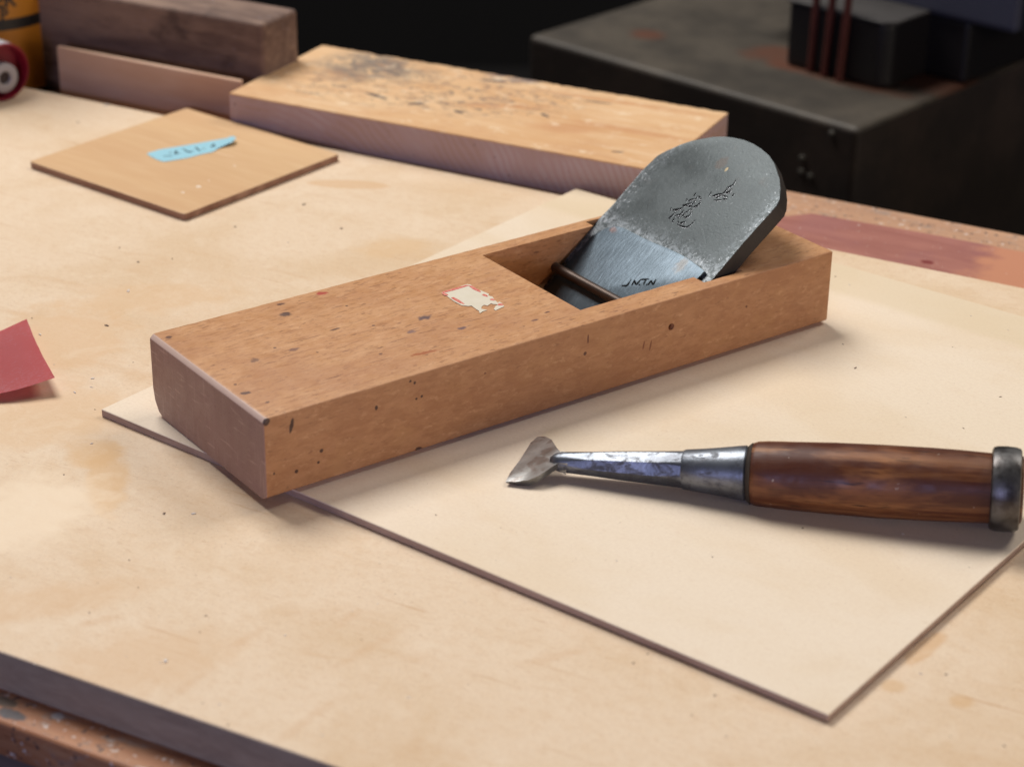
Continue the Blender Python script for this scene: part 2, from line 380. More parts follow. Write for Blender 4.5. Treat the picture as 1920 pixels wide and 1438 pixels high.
def region(m, px, py, z, r, loc, rot=0., soft=.5, wob=.4, ws=40):
    p = loc(at(px, py, z)); v = m.map(scale=(r[0]*MM, r[1]*MM, 6*MM), loc=(p.x*MM, p.y*MM, p.z*MM), rot=(0, 0, rot), typ='TEXTURE')
    L = m.n('ShaderNodeVectorMath', operation='LENGTH'); m.l(v, L.inputs[0])
    d = m.math('MULTIPLY_ADD', m.math('SUBTRACT', m.noise(m.obj, ws, 3), .5), wob*2, L.outputs['Value'])
    return m.rng(d, 1+soft, 1-soft)
g1 = region(mk, 700, 125, ZB, (26, 22), loc_k, .1); g2 = region(mk, 800, 165, ZB, (70, 32), loc_k, .15); g3 = region(mk, 970, 147, ZB, (15, 8), loc_k, .1, .3)
s1 = mk.noise(mk.map(scale=(.55, 1, 1)), 140, 5, .75, .5); s2 = mk.noise(mk.map(scale=(.5, 1.2, 1), loc=(.2, .3, 0)), 330, 4, .6, .6)
c = mk.mix(mk.math('MULTIPLY', g1, mk.rng(s1, .36, .54, 0, .9)), c, lin((104, 98, 92)))
c = mk.mix(mk.math('MULTIPLY', g2, mk.rng(s2, .565, .61, 0, .9)), c, lin((88, 80, 78)))
c = mk.mix(mk.math('MULTIPLY', g2, mk.rng(s1, .50, .62, 0, .7)), c, lin((158, 124, 98)))
c = mk.mix(mk.math('MULTIPLY', g3, mk.rng(s1, .38, .48, 0, .8)), c, lin((92, 84, 92)))
for px, py, rx, ry, a in ((705, 180, 8, 1.4, -.3), (1022, 217, 3.5, 1.2, -.6), (1157, 285, 3, .9, 0.3), (860, 210, 3, 1.6, -.4), (925, 152, 6, 1.6, .2), (1120, 192, 8, .9, .1), (780, 195, 4, 1.8, .3)):
    p = loc_k(at(px, py, ZB)); c = mk.spot(c, (p.x, p.y, p.z), (rx, ry, 3), lin((72, 64, 62)), rot=a, op=.85, wscale=300)
for px, py, rx, ry, a in ((950, 200, 20, 3, .45), (1150, 190, 40, 2.2, .05), (1180, 245, 30, 3, .02), (1060, 240, 14, 6, .3)):
    p = loc_k(at(px, py, ZB)); c = mk.spot(c, (p.x, p.y, p.z), (rx, ry, 3), lin((190, 132, 86)), rot=a, op=.6, soft=.6, wscale=100)
kn = mk.n('ShaderNodeNewGeometry'); isT = mk.rng(mk.sep()[2], (HK-1)*MM, (HK-.5)*MM)
wv = mk.n('ShaderNodeTexWave'); wv.wave_type = 'RINGS'; wv.rings_direction = 'Y'; wv.inputs['Scale'].default_value = 85; wv.inputs['Distortion'].default_value = 9.0
wv.inputs['Detail'].default_value = 2; wv.inputs['Detail Scale'].default_value = .4
mk.l(mk.map(loc=(-.02, 0, .06)), wv.inputs['Vector'])
c = mk.mix(mk.rng(mk.noise(mk.map(scale=(.5, 1, 1), loc=(.1, .7, 0)), 70, 5, .7, .5), .48, .66, 0, .5), c, lin((196, 148, 104)))
c = mk.mix(mk.rng(mk.noise(mk.map(scale=(.8, 1, 1), loc=(.6, .7, 0)), 100, 4, .7), .56, .7, 0, .5), c, lin((236, 214, 182)))
side = mk.mix(mk.rng(wv.outputs['Fac'], .3, .9), mk.mix(mk.rng(mk.noise(mk.obj, 26, 4), .38, .62), lin((190, 168, 166)), lin((180, 150, 138))), lin((184, 156, 150)))
side = mk.mix(mk.rng(mk.noise(mk.obj, 500, 2), .7, .73), side, lin((70, 50, 46)))
mk.col(mk.mix(isT, side, c)); mk.bump(s2, .5, .5)
bm = bmesh.new(); NX, NY = 90, 16
prof = [(0, 0), (0, HK), (1, HK), (1, 0)]
def kpt(u, v): return Vector((u*KL+v*skew, v*KW, 0))
g = [[None]*(NY+1) for _ in range(NX+1)]
for i in range(NX+1):
    for j in range(NY+1):
        p = kpt(i/NX, j/NY); dz = 0; dy = 0
        if j == NY: e = noise.noise(Vector((p.x*.25, 3, 0))); dy = min(0, e*1.6) if .2 < i/NX < .7 else e*.3; dz = -abs(noise.noise(Vector((p.x*.3, 9, 0))))*1.2
        if j == 0: dz = -.25*abs(noise.noise(Vector((p.x*.5, 5, 0)))); dy = .15*noise.noise(Vector((p.x*.4, 6, 0)))
        if 0 < j < NY and i: dz = -.35*max(0, noise.noise(Vector((p.x*.12, p.y*.2, 1))))*(1 if .1 < i/NX < .7 else .3)
        g[i][j] = bm.verts.new((p.x, p.y+dy, HK+dz))
for i in range(NX):
    for j in range(NY): bm.faces.new((g[i][j], g[i+1][j], g[i+1][j+1], g[i][j+1]))
bt = {}
ring = [(i, 0) for i in range(NX)]+[(NX, j) for j in range(NY)]+[(i, NY) for i in range(NX, 0, -1)]+[(0, j) for j in range(NY, 0, -1)]
for r in ring: p = g[r[0]][r[1]].co; bt[r] = bm.verts.new((p.x, p.y, 0))
for a, b in zip(ring, ring[1:]+ring[:1]): bm.faces.new((g[a[0]][a[1]], bt[a], bt[b], g[b[0]][b[1]]))
bm.faces.new([bt[r] for r in ring][::-1])
me = bm_mesh(bm); shade_by_angle(me, 40); link('plank', me, mk.m, bk)

# ---- lath and beam behind, butting against the plank's left end
lf = at(452, 160, ZB); lo = loc_b(lf).y
bf_ = at(492, 143, ZB); bo1 = loc_b(bf_).y; bo2 = loc_b(at(554, 111, ZB)).y
def zon(px, py, off): return onplane(px, py, BO+nb*off, nb)
la, lb_ = zon(105, 85, lo), zon(449, 155, lo)
ml = wood('lath_wood', lin((208, 172, 146)), lin((194, 152, 122)), lin((214, 184, 160)), freq=.4, fleck=0, rough=.6)
xl, xr = loc_b(la).x, loc_b(lb_).x
zl = (la.z+lb_.z)/2
lt = link('wooden_lath', bm_mesh(box_bm(0, loc_b(lf).x-.6-xl, 0, 3, 0, zl+T-.2, .5, 1)), ml.m)
bp = BO+eb*xl+nb*lo; lt.location = (bp.x*MM, bp.y*MM, (-T+.1)*MM); lt.rotation_euler = (0, 0, BA)
tag(lt, 'smooth light brown lath standing on edge left of the stained plank', 'lath')
ba_, bb_ = zon(204, 0, bo1), zon(492, 41, bo1)
zb = (ba_.z+bb_.z)/2; xbr = loc_b(bb_).x
mm_ = wood('dark_beam_wood', lin((134, 108, 92)), lin((100, 78, 68)), lin((158, 130, 110)), freq=.35, fleck=.25, rough=.75, stretch=5, contrast=1.3, out=False)
c = mm_.mix(mm_.rng(mm_.noise(mm_.map(scale=(.6, 1, 1)), 28, 4, .6), .52, .64, 0, .8), mm_.c, lin((60, 46, 42)))
c = mm_.mix(mm_.rng(mm_.noise(mm_.obj, 420, 2), .70, .74, 0, .7), c, lin((150, 140, 150)))
mm_.col(c); mm_.bump(mm_.fine, .5, .5)
bmx = link('dark_beam', bm_mesh(box_bm(xl-26-xbr, 0, 0, bo2-bo1, 0, zb+T-.2, 2.2, 3)), mm_.m)
bp = BO+eb*xbr+nb*bo1; bmx.location = (bp.x*MM, bp.y*MM, (-T+.1)*MM); bmx.rotation_euler = (0, 0, BA)
tag(bmx, 'dark rough-sawn beam behind the lath, its end grain facing right', 'wooden beam')

# ================================================================== WOODEN PLANE
KA = .6318; ke = Vector((math.cos(KA), math.sin(KA), 0)); kn_ = Vector((-math.sin(KA), math.cos(KA), 0)); KO = Vector((-80.6135, 612.27, 3.05))
def loc_p(p): q = p-KO; return Vector((q.dot(ke), q.dot(kn_), q.z))
pl = thing('wooden_hand_plane', 'brown beech block plane with steel blade wedged in its mouth, centre of the sheet', 'hand plane', KO, KA)
LN, WD, HT = 253.2, 80.0, 30.8
ANG = math.radians(36); SB = 199.2
def bedline(z, off=0): return SB+off-(HT-z)/math.tan(ANG)
mkw = wood('beech_wood', lin((200, 150, 104)), lin((186, 132, 86)), lin((208, 160, 118)), freq=1.0, fleck=.5, rough=.5, out=False, stretch=3.6, fleck_col=lin((142, 96, 66)), contrast=.7, spec=.4)
c = mkw.c
geo = mkw.n('ShaderNodeNewGeometry'); sx_, sy_, sz_ = mkw.sep()
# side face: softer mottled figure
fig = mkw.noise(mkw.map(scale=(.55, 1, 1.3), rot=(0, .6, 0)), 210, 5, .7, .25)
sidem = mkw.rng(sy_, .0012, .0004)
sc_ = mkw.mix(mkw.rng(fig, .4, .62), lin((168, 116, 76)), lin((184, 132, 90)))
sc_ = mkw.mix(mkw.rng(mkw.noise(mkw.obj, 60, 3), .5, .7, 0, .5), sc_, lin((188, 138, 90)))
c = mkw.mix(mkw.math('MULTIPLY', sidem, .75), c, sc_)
# end grain: smooth brown with fine saw marks
endm = mkw.rng(sx_, .0006, .0002)
saw = mkw.noise(mkw.map(scale=(1, 1, .05), rot=(.28, 0, 0)), 1100, 3, .6)
eg = mkw.mix(mkw.rng(saw, .56, .72, 0, .45), lin((158, 124, 110)), lin((194, 162, 146)))
eg = mkw.mix(mkw.rng(mkw.noise(mkw.map(scale=(1, 1, .4)), 60, 3), .35, .65, 0, .5), eg, lin((146, 112, 98)))
fk = mkw.noise(mkw.map(scale=(.28, 1, 1), loc=(.4, .2, .1)), 520, 4, .7, .4)
sf = mkw.math('SUBTRACT', 1.0, mkw.math('MULTIPLY', sidem, .45))
c = mkw.mix(mkw.math('MULTIPLY', sf, mkw.rng(fk, .50, .66, 0, .5)), c, lin((148, 98, 62)))
c = mkw.mix(mkw.math('MULTIPLY', sf, mkw.rng(mkw.noise(mkw.map(scale=(.22, 1, 1), loc=(.9, .2, .3)), 900, 2, .6), .64, .71, 0, .6)), c, lin((104, 66, 46)))
c = mkw.mix(mkw.rng(mkw.noise(mkw.map(scale=(.5, 1, 1), loc=(.7, .3, .1)), 330, 4, .7), .54, .68, 0, .45), c, lin((214, 166, 120)))
c = mkw.mix(mkw.rng(mkw.noise(mkw.map(scale=(.6, 1, 1), loc=(.1, .8, .1)), 36, 4, .6), .48, .64, 0, .35), c, lin((166, 112, 74)))
dg = mkw.noise(mkw.map(scale=(1, .12, 1), rot=(1.25, 0, 0)), 700, 3, .5, .2)
eg = mkw.mix(mkw.rng(dg, .60, .70, 0, .4), eg, lin((204, 172, 152)))
eg = mkw.mix(mkw.rng(mkw.noise(mkw.obj, 1300, 2), .55, .7, 0, .4), eg, lin((120, 88, 74)))
c = mkw.mix(endm, c, eg)
c = mkw.mix(mkw.math('MULTIPLY', mkw.rng(sx_, .0018, .0014), mkw.rng(sz_, (HT-1.7)*MM, (HT-1.4)*MM)), c, lin((204, 174, 156)))
# marks on the top
def ts(c, px, py, rx, ry, a, col, op=.9, soft=.2, wob=.5, ws=500):
    p = loc_p(at(px, py, KO.z+HT)); return mkw.spot(c, (p.x, p.y, HT), (rx*1.1, ry*1.1, 1.5), lin(col), a, .4, .95, op*.92, ws)
for a in ((536, 589, 2.0, 1.6, 0, (62, 44, 46)), (526, 570, 1.3, .9, 0, (80, 52, 46)), (796, 595, 2.2, 1.5, 0, (70, 54, 66)), (866, 615, 1.5, 1.0, 0, (92, 70, 78)),
          (603, 550, 1.8, 1.3, 0, (168, 50, 44)), (316, 632, 1.2, .8, 0, (80, 50, 42)), (460, 736, 1.4, .8, -.3, (70, 48, 46)), (502, 753, .7, .6, 0, (70, 48, 46)),
          (628, 617, 1.6, .6, 0, (84, 58, 52)), (797, 661, 4.2, .9, -.1, (158, 84, 40)), (551, 655, 1.5, .9, 0, (120, 84, 70)), (515, 652, .6, .6, 0, (80, 56, 50)),
          (478, 675, 1.5, 1.2, .5, (120, 86, 66)), (650, 573, .5, .5, 0, (70, 50, 44)), (714, 663, .7, .5, 0, (90, 60, 54)), (700, 610, .5, .5, 0, (80, 56, 50)),
          (1026, 585, 1.0, .5, 0, (80, 54, 54)), (1003, 600, 1.2, .5, 0, (88, 60, 60)), (441, 720, .5, .5, 0, (80, 52, 44)), (595, 660, .4, .4, 0, (80, 52, 44)), (770, 622, 1.6, 1.0, 0, (120, 92, 88))):
    c = ts(c, *a)
for i in range(14):
    c = mkw.spot(c, (random.uniform(20, 130), random.uniform(6, 75), HT), (random.uniform(2, 5), .22, 1.5), lin((120, 78, 56)), random.uniform(-.08, .08), .3, .4, .7, 400)
# marks on the near side
def ss(c, px, py, rs_, rz_, a, col=(60, 36, 32), op=.9):
    q = loc_p(onplane(px, py, KO, kn_)); return mkw.spot(c, (q.x, 0, q.z), (rs_, 1.2, rz_), lin(col), a, .2, .4, op, 500, 'y')
for a in ((547, 798, .7, 2.6, .25), (500, 790, 1.3, 1.6, 0), (706, 765, .6, .8, 0), (603, 845, .7, .7, 0), (597, 867, .5, .5, 0), (556, 884, .7, .7, 0), (514, 888, .4, .4, 0), (785, 842, 1.5, .8, .2),
          (770, 715, .5, .5, 0), (778, 718, .5, .5, 0), (781, 748, .5, .5, 0), (791, 743, .5, .5, 0), (1103, 636, .4, 1.8, 0, (110, 62, 44)), (1097, 663, .7, .7, 0, (90, 52, 40)),
          (1220, 648, .4, 2, .2, (130, 78, 50)), (1207, 648, .4, 1.6, .2, (130, 78, 50)), (1400, 575, .5, .5, 0, (110, 66, 44)), (910, 700, .5, .4, 0, (120, 72, 50))):
    c = ss(c, *a)
mkw.col(c)
R_ = mkw.rng(mkw.noise(mkw.obj, 200, 3), .3, .7, .42, .58); mkw.rough(R_)
bod = extrude_bm([(3, 0), (72.5, 0), (76.5, 1.6), (79, 5.2), (80, 10), (80, HT), (0, HT), (0, 1.8)], 0, LN, 'x')
bmesh.ops.bevel(bod, geom=[e for e in bod.edges if all(v.co.x < .1 and v.co.z > HT-.1 for v in e.verts)], offset=1.5, segments=1, affect='EDGES')
bmesh.ops.bevel(bod, geom=list(bod.edges), offset=.6, segments=3, affect='EDGES', profile=.55)
# hand-worn, slightly uneven arrises
for k in range(1, 84):
    bmesh.ops.bisect_plane(bod, geom=list(bod.verts)+list(bod.edges)+list(bod.faces), plane_co=(k*3.0, 0, 0), plane_no=(1, 0, 0))
for v in bod.verts:
    y, z = v.co.y, v.co.z
    if z > HT-.9 and y < .9 and 1 < v.co.x < LN-1:
        d = .12+.42*abs(noise.noise(Vector((v.co.x*.09, 1, 0))))+.18*noise.noise(Vector((v.co.x*.5, 4, 0))); v.co.y += d*.8; v.co.z -= d*.7
    if z < 1.2 and y < 4 and 1 < v.co.x < LN-1: v.co.z += .25*abs(noise.noise(Vector((v.co.x*.3, 7, 0))))
    if z > HT-.9 and y > WD-.9: v.co.z -= .25*abs(noise.noise(Vector((v.co.x*.2, 8, 0))))
body = link('body', bm_mesh(bod), mkw.m, pl)
def cutter(bm): me = bm_mesh(bm); o = bpy.data.objects.new('cut', me); scene.collection.objects.link(o); o.parent = pl; return o
def prof_sz(pts, t0, t1): return extrude_bm(pts, t0, t1, 'y')
TO0, TO1 = 11.2, 73.0
cuts = [cutter(prof_sz([(138.3, HT+5), (138.3, HT), (152.5, -2), (bedline(-2, 2), -2), (bedline(HT, 12.2), HT), (bedline(HT+5, 12.2), HT+5)], TO0, TO1)),
        cutter(prof_sz([(bedline(HT+5, -7), HT+5), (bedline(9, -7), 9), (bedline(9, 12.4), 9), (bedline(HT+5, 12.4), HT+5)], 5.2, 77.9))]
hb = bmesh.new(); bmesh.ops.create_cone(hb, cap_ends=True, segments=24, radius1=1.35, radius2=1.35, depth=5)
for v in hb.verts: v.co = Matrix.Rotation(PI/2, 3, 'X') @ v.co; v.co += Vector((172.6, 0, 19.4))
cuts.append(cutter(hb))
for cu in cuts:
    md = body.modifiers.new('b', 'BOOLEAN'); md.operation = 'DIFFERENCE'; md.solver = 'EXACT'; md.object = cu
bpy.context.view_layer.update()
me2 = bpy.data.meshes.new_from_object(body.evaluated_get(bpy.context.evaluated_depsgraph_get()))
body.modifiers.clear(); body.data = me2
for cu in cuts: bpy.data.objects.remove(cu, do_unlink=True)
me2.materials.clear(); me2.materials.append(mkw.m); shade_by_angle(me2, 28)

# blade frame: X up the slope, Y across, Z out of the face
BM = Matrix.Translation(Vector((SB, 0, HT))*MM) @ Matrix.Rotation(-ANG, 4, 'Y')
BMr = Matrix.Rotation(-ANG, 3, 'Y')
bladeN = (ke*(BMr@Vector((0, 0, 1))).x + Vector((0, 0, (BMr@Vector((0, 0, 1))).z))).normalized()
BP = KO+ke*SB+Vector((0, 0, HT))
def loc_bl(px, py, off=0.0):
    w = onplane(px, py, BP+bladeN*off, bladeN); q = loc_p(w)-Vector((SB, 0, HT)); q = BMr.transposed() @ q; return q
def steel(name, c1, c2, rough=.45, metal=.85):
    m = Mat(name, rough, metal); a = m.noise(m.obj, 60, 5, .65); b = m.noise(m.obj, 700, 4, .7)
    m.c = m.mix(m.rng(a, .35, .65), c1, c2); m.a, m.bn = a, b; m.bump(b, .06, .5); return m
mbl = steel('forged_steel', lin((80, 85, 85)), lin((94, 99, 99)), .56, .7)
X_, Y_, Z_ = mbl.sep()
XA = loc_bl(1359, 257).x
# hammered shiny specks near the edges of the face
v1 = mbl.n('ShaderNodeTexVoronoi'); v1.inputs['Scale'].default_value = 420; mbl.l(mbl.map(scale=(1, .7, 1), rot=(0, 0, .6)), v1.inputs['Vector'])
ed = mbl.math('MINIMUM', mbl.math('SUBTRACT', Y_, .006), mbl.math('SUBTRACT', .077, Y_))
ed = mbl.math('MINIMUM', ed, mbl.math('ADD', X_, -.0005))
em = mbl.rng(ed, .011, .001)
sp = mbl.noise(mbl.map(scale=(.8, 1.3, 1), rot=(0, 0, .5)), 620, 4, .8, .8)
spk = mbl.rng(mbl.math('ADD', sp, mbl.math('MULTIPLY', em, .10)), .66, .71)
hm = mbl.noise(mbl.obj, 330, 4, .75, 1.2)
c = mbl.mix(mbl.math('MULTIPLY', em, mbl.rng(hm, .44, .60, 0, .5)), mbl.c, lin((132, 138, 141)))
c = mbl.mix(mbl.math('MULTIPLY', mbl.rng(X_, .006, .001), mbl.rng(hm, .40, .6, 0, .6)), c, lin((160, 165, 168)))
c = mbl.mix(spk, c, lin((170, 173, 175)))
c = mbl.mix(mbl.rng(mbl.noise(mbl.map(loc=(.1, .4, 0)), 100, 4, .6), .58, .72, 0, .3), c, lin((88, 82, 78)))
p = loc_bl(1353, 306); c = mbl.spot(c, (p.x, p.y, 0), (3, 2.5, 2), lin((94, 82, 74)), op=.5)
p = loc_bl(1362, 318); c = mbl.spot(c, (p.x, p.y, 0), (1.0, .6, 2), lin((160, 142, 110)), op=.9)
mbl.col(c); mbl.bump(hm, .3, .3); mbl.bump(mbl.rng(v1.outputs['Distance'], 0, .3), .1, .25)
mbl.rough(mbl.rng(mbl.a, .3, .7, .48, .6))
outl = [(1340, 519), (1395, 454), (1439, 405), (1458, 385), (1461.5, 373.5), (1464, 355), (1461.5, 336), (1453.5, 307), (1442, 292), (1428, 280), (1412, 270), (1395, 263), (1377, 259), (1359, 256.7), (1338, 257), (1319, 259), (1297, 264.5), (1275, 272), (1250, 282), (1232, 292), (1206, 318), (1150, 383.5), (1122, 412)]
pts = [loc_bl(*p) for p in outl]
poly = [(-46, 8), (pts[0].x, pts[0].y)]+[(p.x, p.y) for p in pts[1:]]+[(-46, 74.5)]
bm = prism_bm(poly, -7, 0)
bmesh.ops.bevel(bm, geom=[e for e in bm.edges if abs(e.verts[0].co.z-e.verts[1].co.z) < .01], offset=.45, segments=2, affect='EDGES', profile=.5)
me = bm_mesh(bm); shade_by_angle(me, 30)
mbs = Mat('shaded_blade_side', .6, .5); mbs.col(mbs.mix(mbs.noise(mbs.obj, 120, 4), lin((52, 48, 46)), lin((70, 64, 60)))); mbs.bump(mbs.noise(mbs.obj, 300, 4), .2, .4)  # darker colour puts shade into the blade's sides and back
blade = link('blade', me, [mbl.m, mbs.m], pl, BM)
for p in me.polygons:
    if p.normal.z < .3: p.material_index = 1
mgv = Mat('groove_shadow_steel', .9, 0, .05); mgv.col(lin((30, 31, 32)))
mbr = Mat('raised_burr_steel', .3, .9); mbr.col(lin((150, 152, 154)))
z3 = lambda x, y: (x/9.6+1220, y/9.6+300)
S1 = [[(780, 660), (815, 590)], [(680, 740), (735, 715), (800, 700), 1.3], [(650, 700), (648, 750)], [(570, 825), (660, 805), (745, 765), 1.5], [(745, 810), (810, 720), (850, 650)], [(870, 650), (905, 710), (890, 770)], [(770, 850), (850, 820), (895, 760), 1.4], [(680, 830), (760, 840), 1.2], [(400, 905), (500, 890), (590, 860), 1.6], [(370, 860), (362, 930)], [(320, 1060), (390, 1000), (450, 950), 1.2], [(440, 1020), (480, 995), (520, 975), 1.2], [(390, 1120), (430, 1040)], [(490, 1050), (545, 970), (600, 900), 1.3], [(540, 1040), (620, 960), (720, 880)], [(720, 880), (735, 940), (712, 990)], [(600, 1035), (660, 1020), (712, 990), 1.3], [(530, 1140), (570, 1130), (630, 1105), 1.4], [(490, 1100), (500, 1180), (640, 1215), (720, 1170), (800, 1080), 1.1],
      [(1050, 650), (1100, 560), .6], [(1110, 655), (1200, 625), (1300, 605), 1.4], [(1300, 605), (1350, 560), (1390, 500), (1480, 450), (1510, 410), (1530, 360), 1.1], [(1310, 600), (1420, 580), (1460, 520), 1.5], [(1180, 690), (1210, 665), (1260, 650), 1.2], [(1270, 630), (1340, 660), (1390, 665), 1.1], [(1130, 730), (1220, 722), (1290, 730), .8], [(1300, 700), (1380, 710)], [(1470, 660), (1500, 605), 1.1]]
plc = lambda x, y, l: loc_bl(*z3(x, y))+Vector((0, 0, l))
link('engraved_writing', bm_mesh(strokes_bm(S1, plc, .7, .05)), mgv.m, blade)
bm = bmesh.new()
for s in S1:
    q = [t for t in s if not isinstance(t, (int, float))]
    P = [plc(x+4, y+21, .03) for x, y in q]
    tube_bm(P, 0.07, 6, bm, [.6]+[1]*(len(P)-2)+[.3])
link('engraving_burr', bm_mesh(bm), mbr.m, blade)
# chip breaker on top of the blade
mcb = steel('polished_steel', lin((80, 90, 97)), lin((94, 105, 113)), .46, .8)
sc2 = mcb.noise(mcb.map(scale=(.22, 1, 1), rot=(0, 0, .15)), 800, 3, .6, .6)
p = loc_bl(1277, 497, 1.6); c = mcb.spot(mcb.c, (p.x, p.y, 1.6), (3.2, 2.4, 3), lin((98, 90, 82)), op=.55, wob=.9, soft=.5)
p = loc_bl(1149, 431, 1.6); c = mcb.spot(c, (p.x, p.y, 1.6), (1.2, 2, 3), lin((120, 92, 84)), op=.6, wob=.9, soft=.5)
c = mcb.mix(mcb.rng(sc2, .6, .7, 0, .35), c, lin((110, 118, 126))); mcb.col(c); mcb.bump(sc2, .22, .55)
OB = 1.5
cb = [loc_bl(*p, OB) for p in ((1309, 519), (1322, 509), (1314, 503), (1288, 482), (1251, 465), (1230, 457), (1207, 447), (1186, 436), (1167.5, 427), (1153, 423), (1135, 428), (1104, 437))]
poly = [(-44, 12.2), (cb[0].x-1, max(cb[0].y, 11.8))]+[(p.x, p.y) for p in cb[1:-1]]+[(cb[-1].x, min(cb[-1].y, 72.6)), (-44, 72.3)]
bm = prism_bm(poly, .03, OB)
bmesh.ops.bevel(bm, geom=[e for e in bm.edges if e.verts[0].co.z > 1 and e.verts[1].co.z > 1], offset=.35, segments=2, affect='EDGES', profile=.5)
me = bm_mesh(bm); shade_by_angle(me, 30)
chip = link('chip_breaker', me, mcb.m, pl, BM)
z4 = lambda x, y: (x/4.8+980, y/4.8+380)
S2 = [[(890, 748), (935, 750), (955, 725), (978, 690), 1.2], [(982, 745), (1008, 695)], [(1003, 700), (1022, 742), 1.2], [(1022, 742), (1062, 692), 1.2], [(1062, 692), (1140, 690), 1.2], [(1108, 695), (1086, 742)], [(1045, 745), (1060, 733)], [(1112, 742), (1128, 738)], [(1130, 742), (1155, 700), 1.2], [(1155, 700), (1172, 742)], [(1172, 742), (1200, 688), 1.2]]
plc2 = lambda x, y, l: loc_bl(*z4(x, y), OB)+Vector((0, 0, l))
link('stamped_mark', bm_mesh(strokes_bm(S2, plc2, .75, .05)), mgv.m, chip)
# retaining pin across the mouth
mpin = Mat('brown_iron', .42, .6); mpin.col(mpin.mix(mpin.noise(mpin.obj, 300, 4), lin((62, 50, 43)), lin((88, 72, 62)))); mpin.bump(mpin.noise(mpin.obj, 900), .08, .4)
def onT(px, py, t): return loc_p(onplane(px, py, KO+kn_*t, kn_))
pA = onT(1040, 501, TO1)
bm = lathe_bm([(-.4, 2.0), (TO1-TO0+.4, 2.0)], 28)
Mpin = Matrix.Translation(Vector((pA.x, TO0, pA.z))*MM) @ Matrix.Rotation(PI/2, 4, 'Z')
me = bm_mesh(bm); shade_by_angle(me, 40); link('retaining_pin', me, mpin.m, pl, Mpin)
# torn paper label
mpa = Mat('cream_paper', .75); zc = lambda x, y: (x/13.71+820, y/13.71+520)
mpa.col(mpa.mix(mpa.noise(mpa.obj, 250, 3), lin((206, 194, 170)), lin((218, 208, 188))))
mred = Mat('red_print', .7); mred.col(mred.mix(mred.rng(mred.noise(mred.obj, 900, 2), .4, .6), lin((196, 92, 78)), lin((214, 130, 112))))
mpk = Mat('pink_worn_paper', .8); mpk.col(lin((220, 178, 158)))
lz = KO.z+HT+.12
def lab(pts_, h): return [loc_p(at(*zc(x, y), lz)) for x, y in pts_]
LP = [(110, 395), (160, 365), (350, 320), (560, 250), (640, 215), (760, 180), (850, 190), (960, 260), (1060, 320), (1180, 365), (1330, 430), (1310, 470), (1420, 500), (1470, 580), (1560, 660), (1590, 625), (1660, 665), (1720, 750), (1600, 800), (1500, 850), (1450, 820), (1500, 740), (1560, 700), (1440, 690), (1380, 670), (1290, 730), (1200, 710), (1140, 750), (1130, 810), (1290, 840), (1180, 870), (1090, 925), (1070, 860), (1000, 820), (880, 730), (800, 740), (620, 720), (430, 620), (330, 545), (230, 470)]
def flat_bm(P, z0, z1):
    bm = bmesh.new(); a = [bm.verts.new((p.x, p.y, z1)) for p in P]; f = bm.faces.new(a)
    r = bmesh.ops.extrude_face_region(bm, geom=[f])
    for v in r['geom']:
        if isinstance(v, bmesh.types.BMVert): v.co.z = z0
    bmesh.ops.triangulate(bm, faces=[f for f in bm.faces if len(f.verts) > 4]); return bm
lb = link('paper_label', bm_mesh(flat_bm(lab(LP, 0), HT+.02, HT+.14)), mpa.m, pl)
RS = [[(130, 395), (350, 335), (560, 275), (760, 215), (850, 225)], [(850, 225), (960, 300), (1060, 350), (1110, 385)], [(1170, 440), (1290, 500)], [(1370, 560), (1470, 600)], [(140, 410), (230, 455), (270, 470)], [(380, 520), (500, 590), (600, 650), (690, 690)], [(1560, 690), (1690, 720), 1.4]]
link('red_border', bm_mesh(strokes_bm(RS, lambda x, y, l: loc_p(at(*zc(x, y), lz))+Vector((0, 0, l)), 1.5, .06)), mred.m, lb)

# ================================================================== CHISEL
c0, c1 = at(1050, 866, 8.5), at(1890, 917, 17.2)
ax = (c1-c0).normalized(); CL = (c1-c0).length
ch = thing('chisel', 'dovetail-headed chisel with round brown handle and steel hoop, on the sheet before the plane', 'chisel', (c0.x, c0.y, 3.05), 0)
sy = ax.cross(Vector((0, 0, 1))).normalized(); up = sy.cross(ax)
MC = Matrix(((ax.x, -sy.x, up.x, 0), (ax.y, -sy.y, up.y, 0), (ax.z, -sy.z, up.z, (c0.z-3.05)*MM), (0, 0, 0, 1)))
def cx(px): # distance along the axis of the point seen at pixel column px
    lo_, hi = -20., CL+30
    for _ in range(40):
        m = (lo_+hi)/2; w = c0+ax*m; q = w-CAM; cc, s_ = math.cos(PITCH), math.sin(PITCH)
        fw = q.y*cc-q.z*s_; u_ = q.x/fw*FPX; v_ = -(q.y*s_+q.z*cc)/fw*FPX
        X = 960+math.cos(ROLL)*u_-math.sin(ROLL)*v_
        if X < px: lo_ = m
        else: hi = m
    return m
def steel2(name):
    m = steel(name, lin((96, 100, 106)), lin((128, 132, 138)), .42, .8)
    r = m.rng(m.noise(m.map(scale=(.6, 1, 1), loc=(.2, 0, 0)), 230, 5, .75, .5), .46, .66, 0, .6)
    c = m.mix(r, m.c, lin((72, 68, 68)))
    c = m.mix(m.rng(m.noise(m.map(scale=(.7, 1, 1), loc=(.1, .8, .3)), 60, 4, .6), .45, .62, 0, .5), c, lin((86, 84, 86)))
    c = m.mix(m.rng(m.noise(m.map(loc=(.5, .6, 0)), 600, 4, .7), .56, .70, 0, .35), c, lin((74, 66, 62))); m.col(c); m.rough(m.rng(r, 0, .7, .38, .62)); m.bump(m.noise(m.obj, 400, 4, .7), .18, .4); return m
mcs = steel2('chisel_steel')
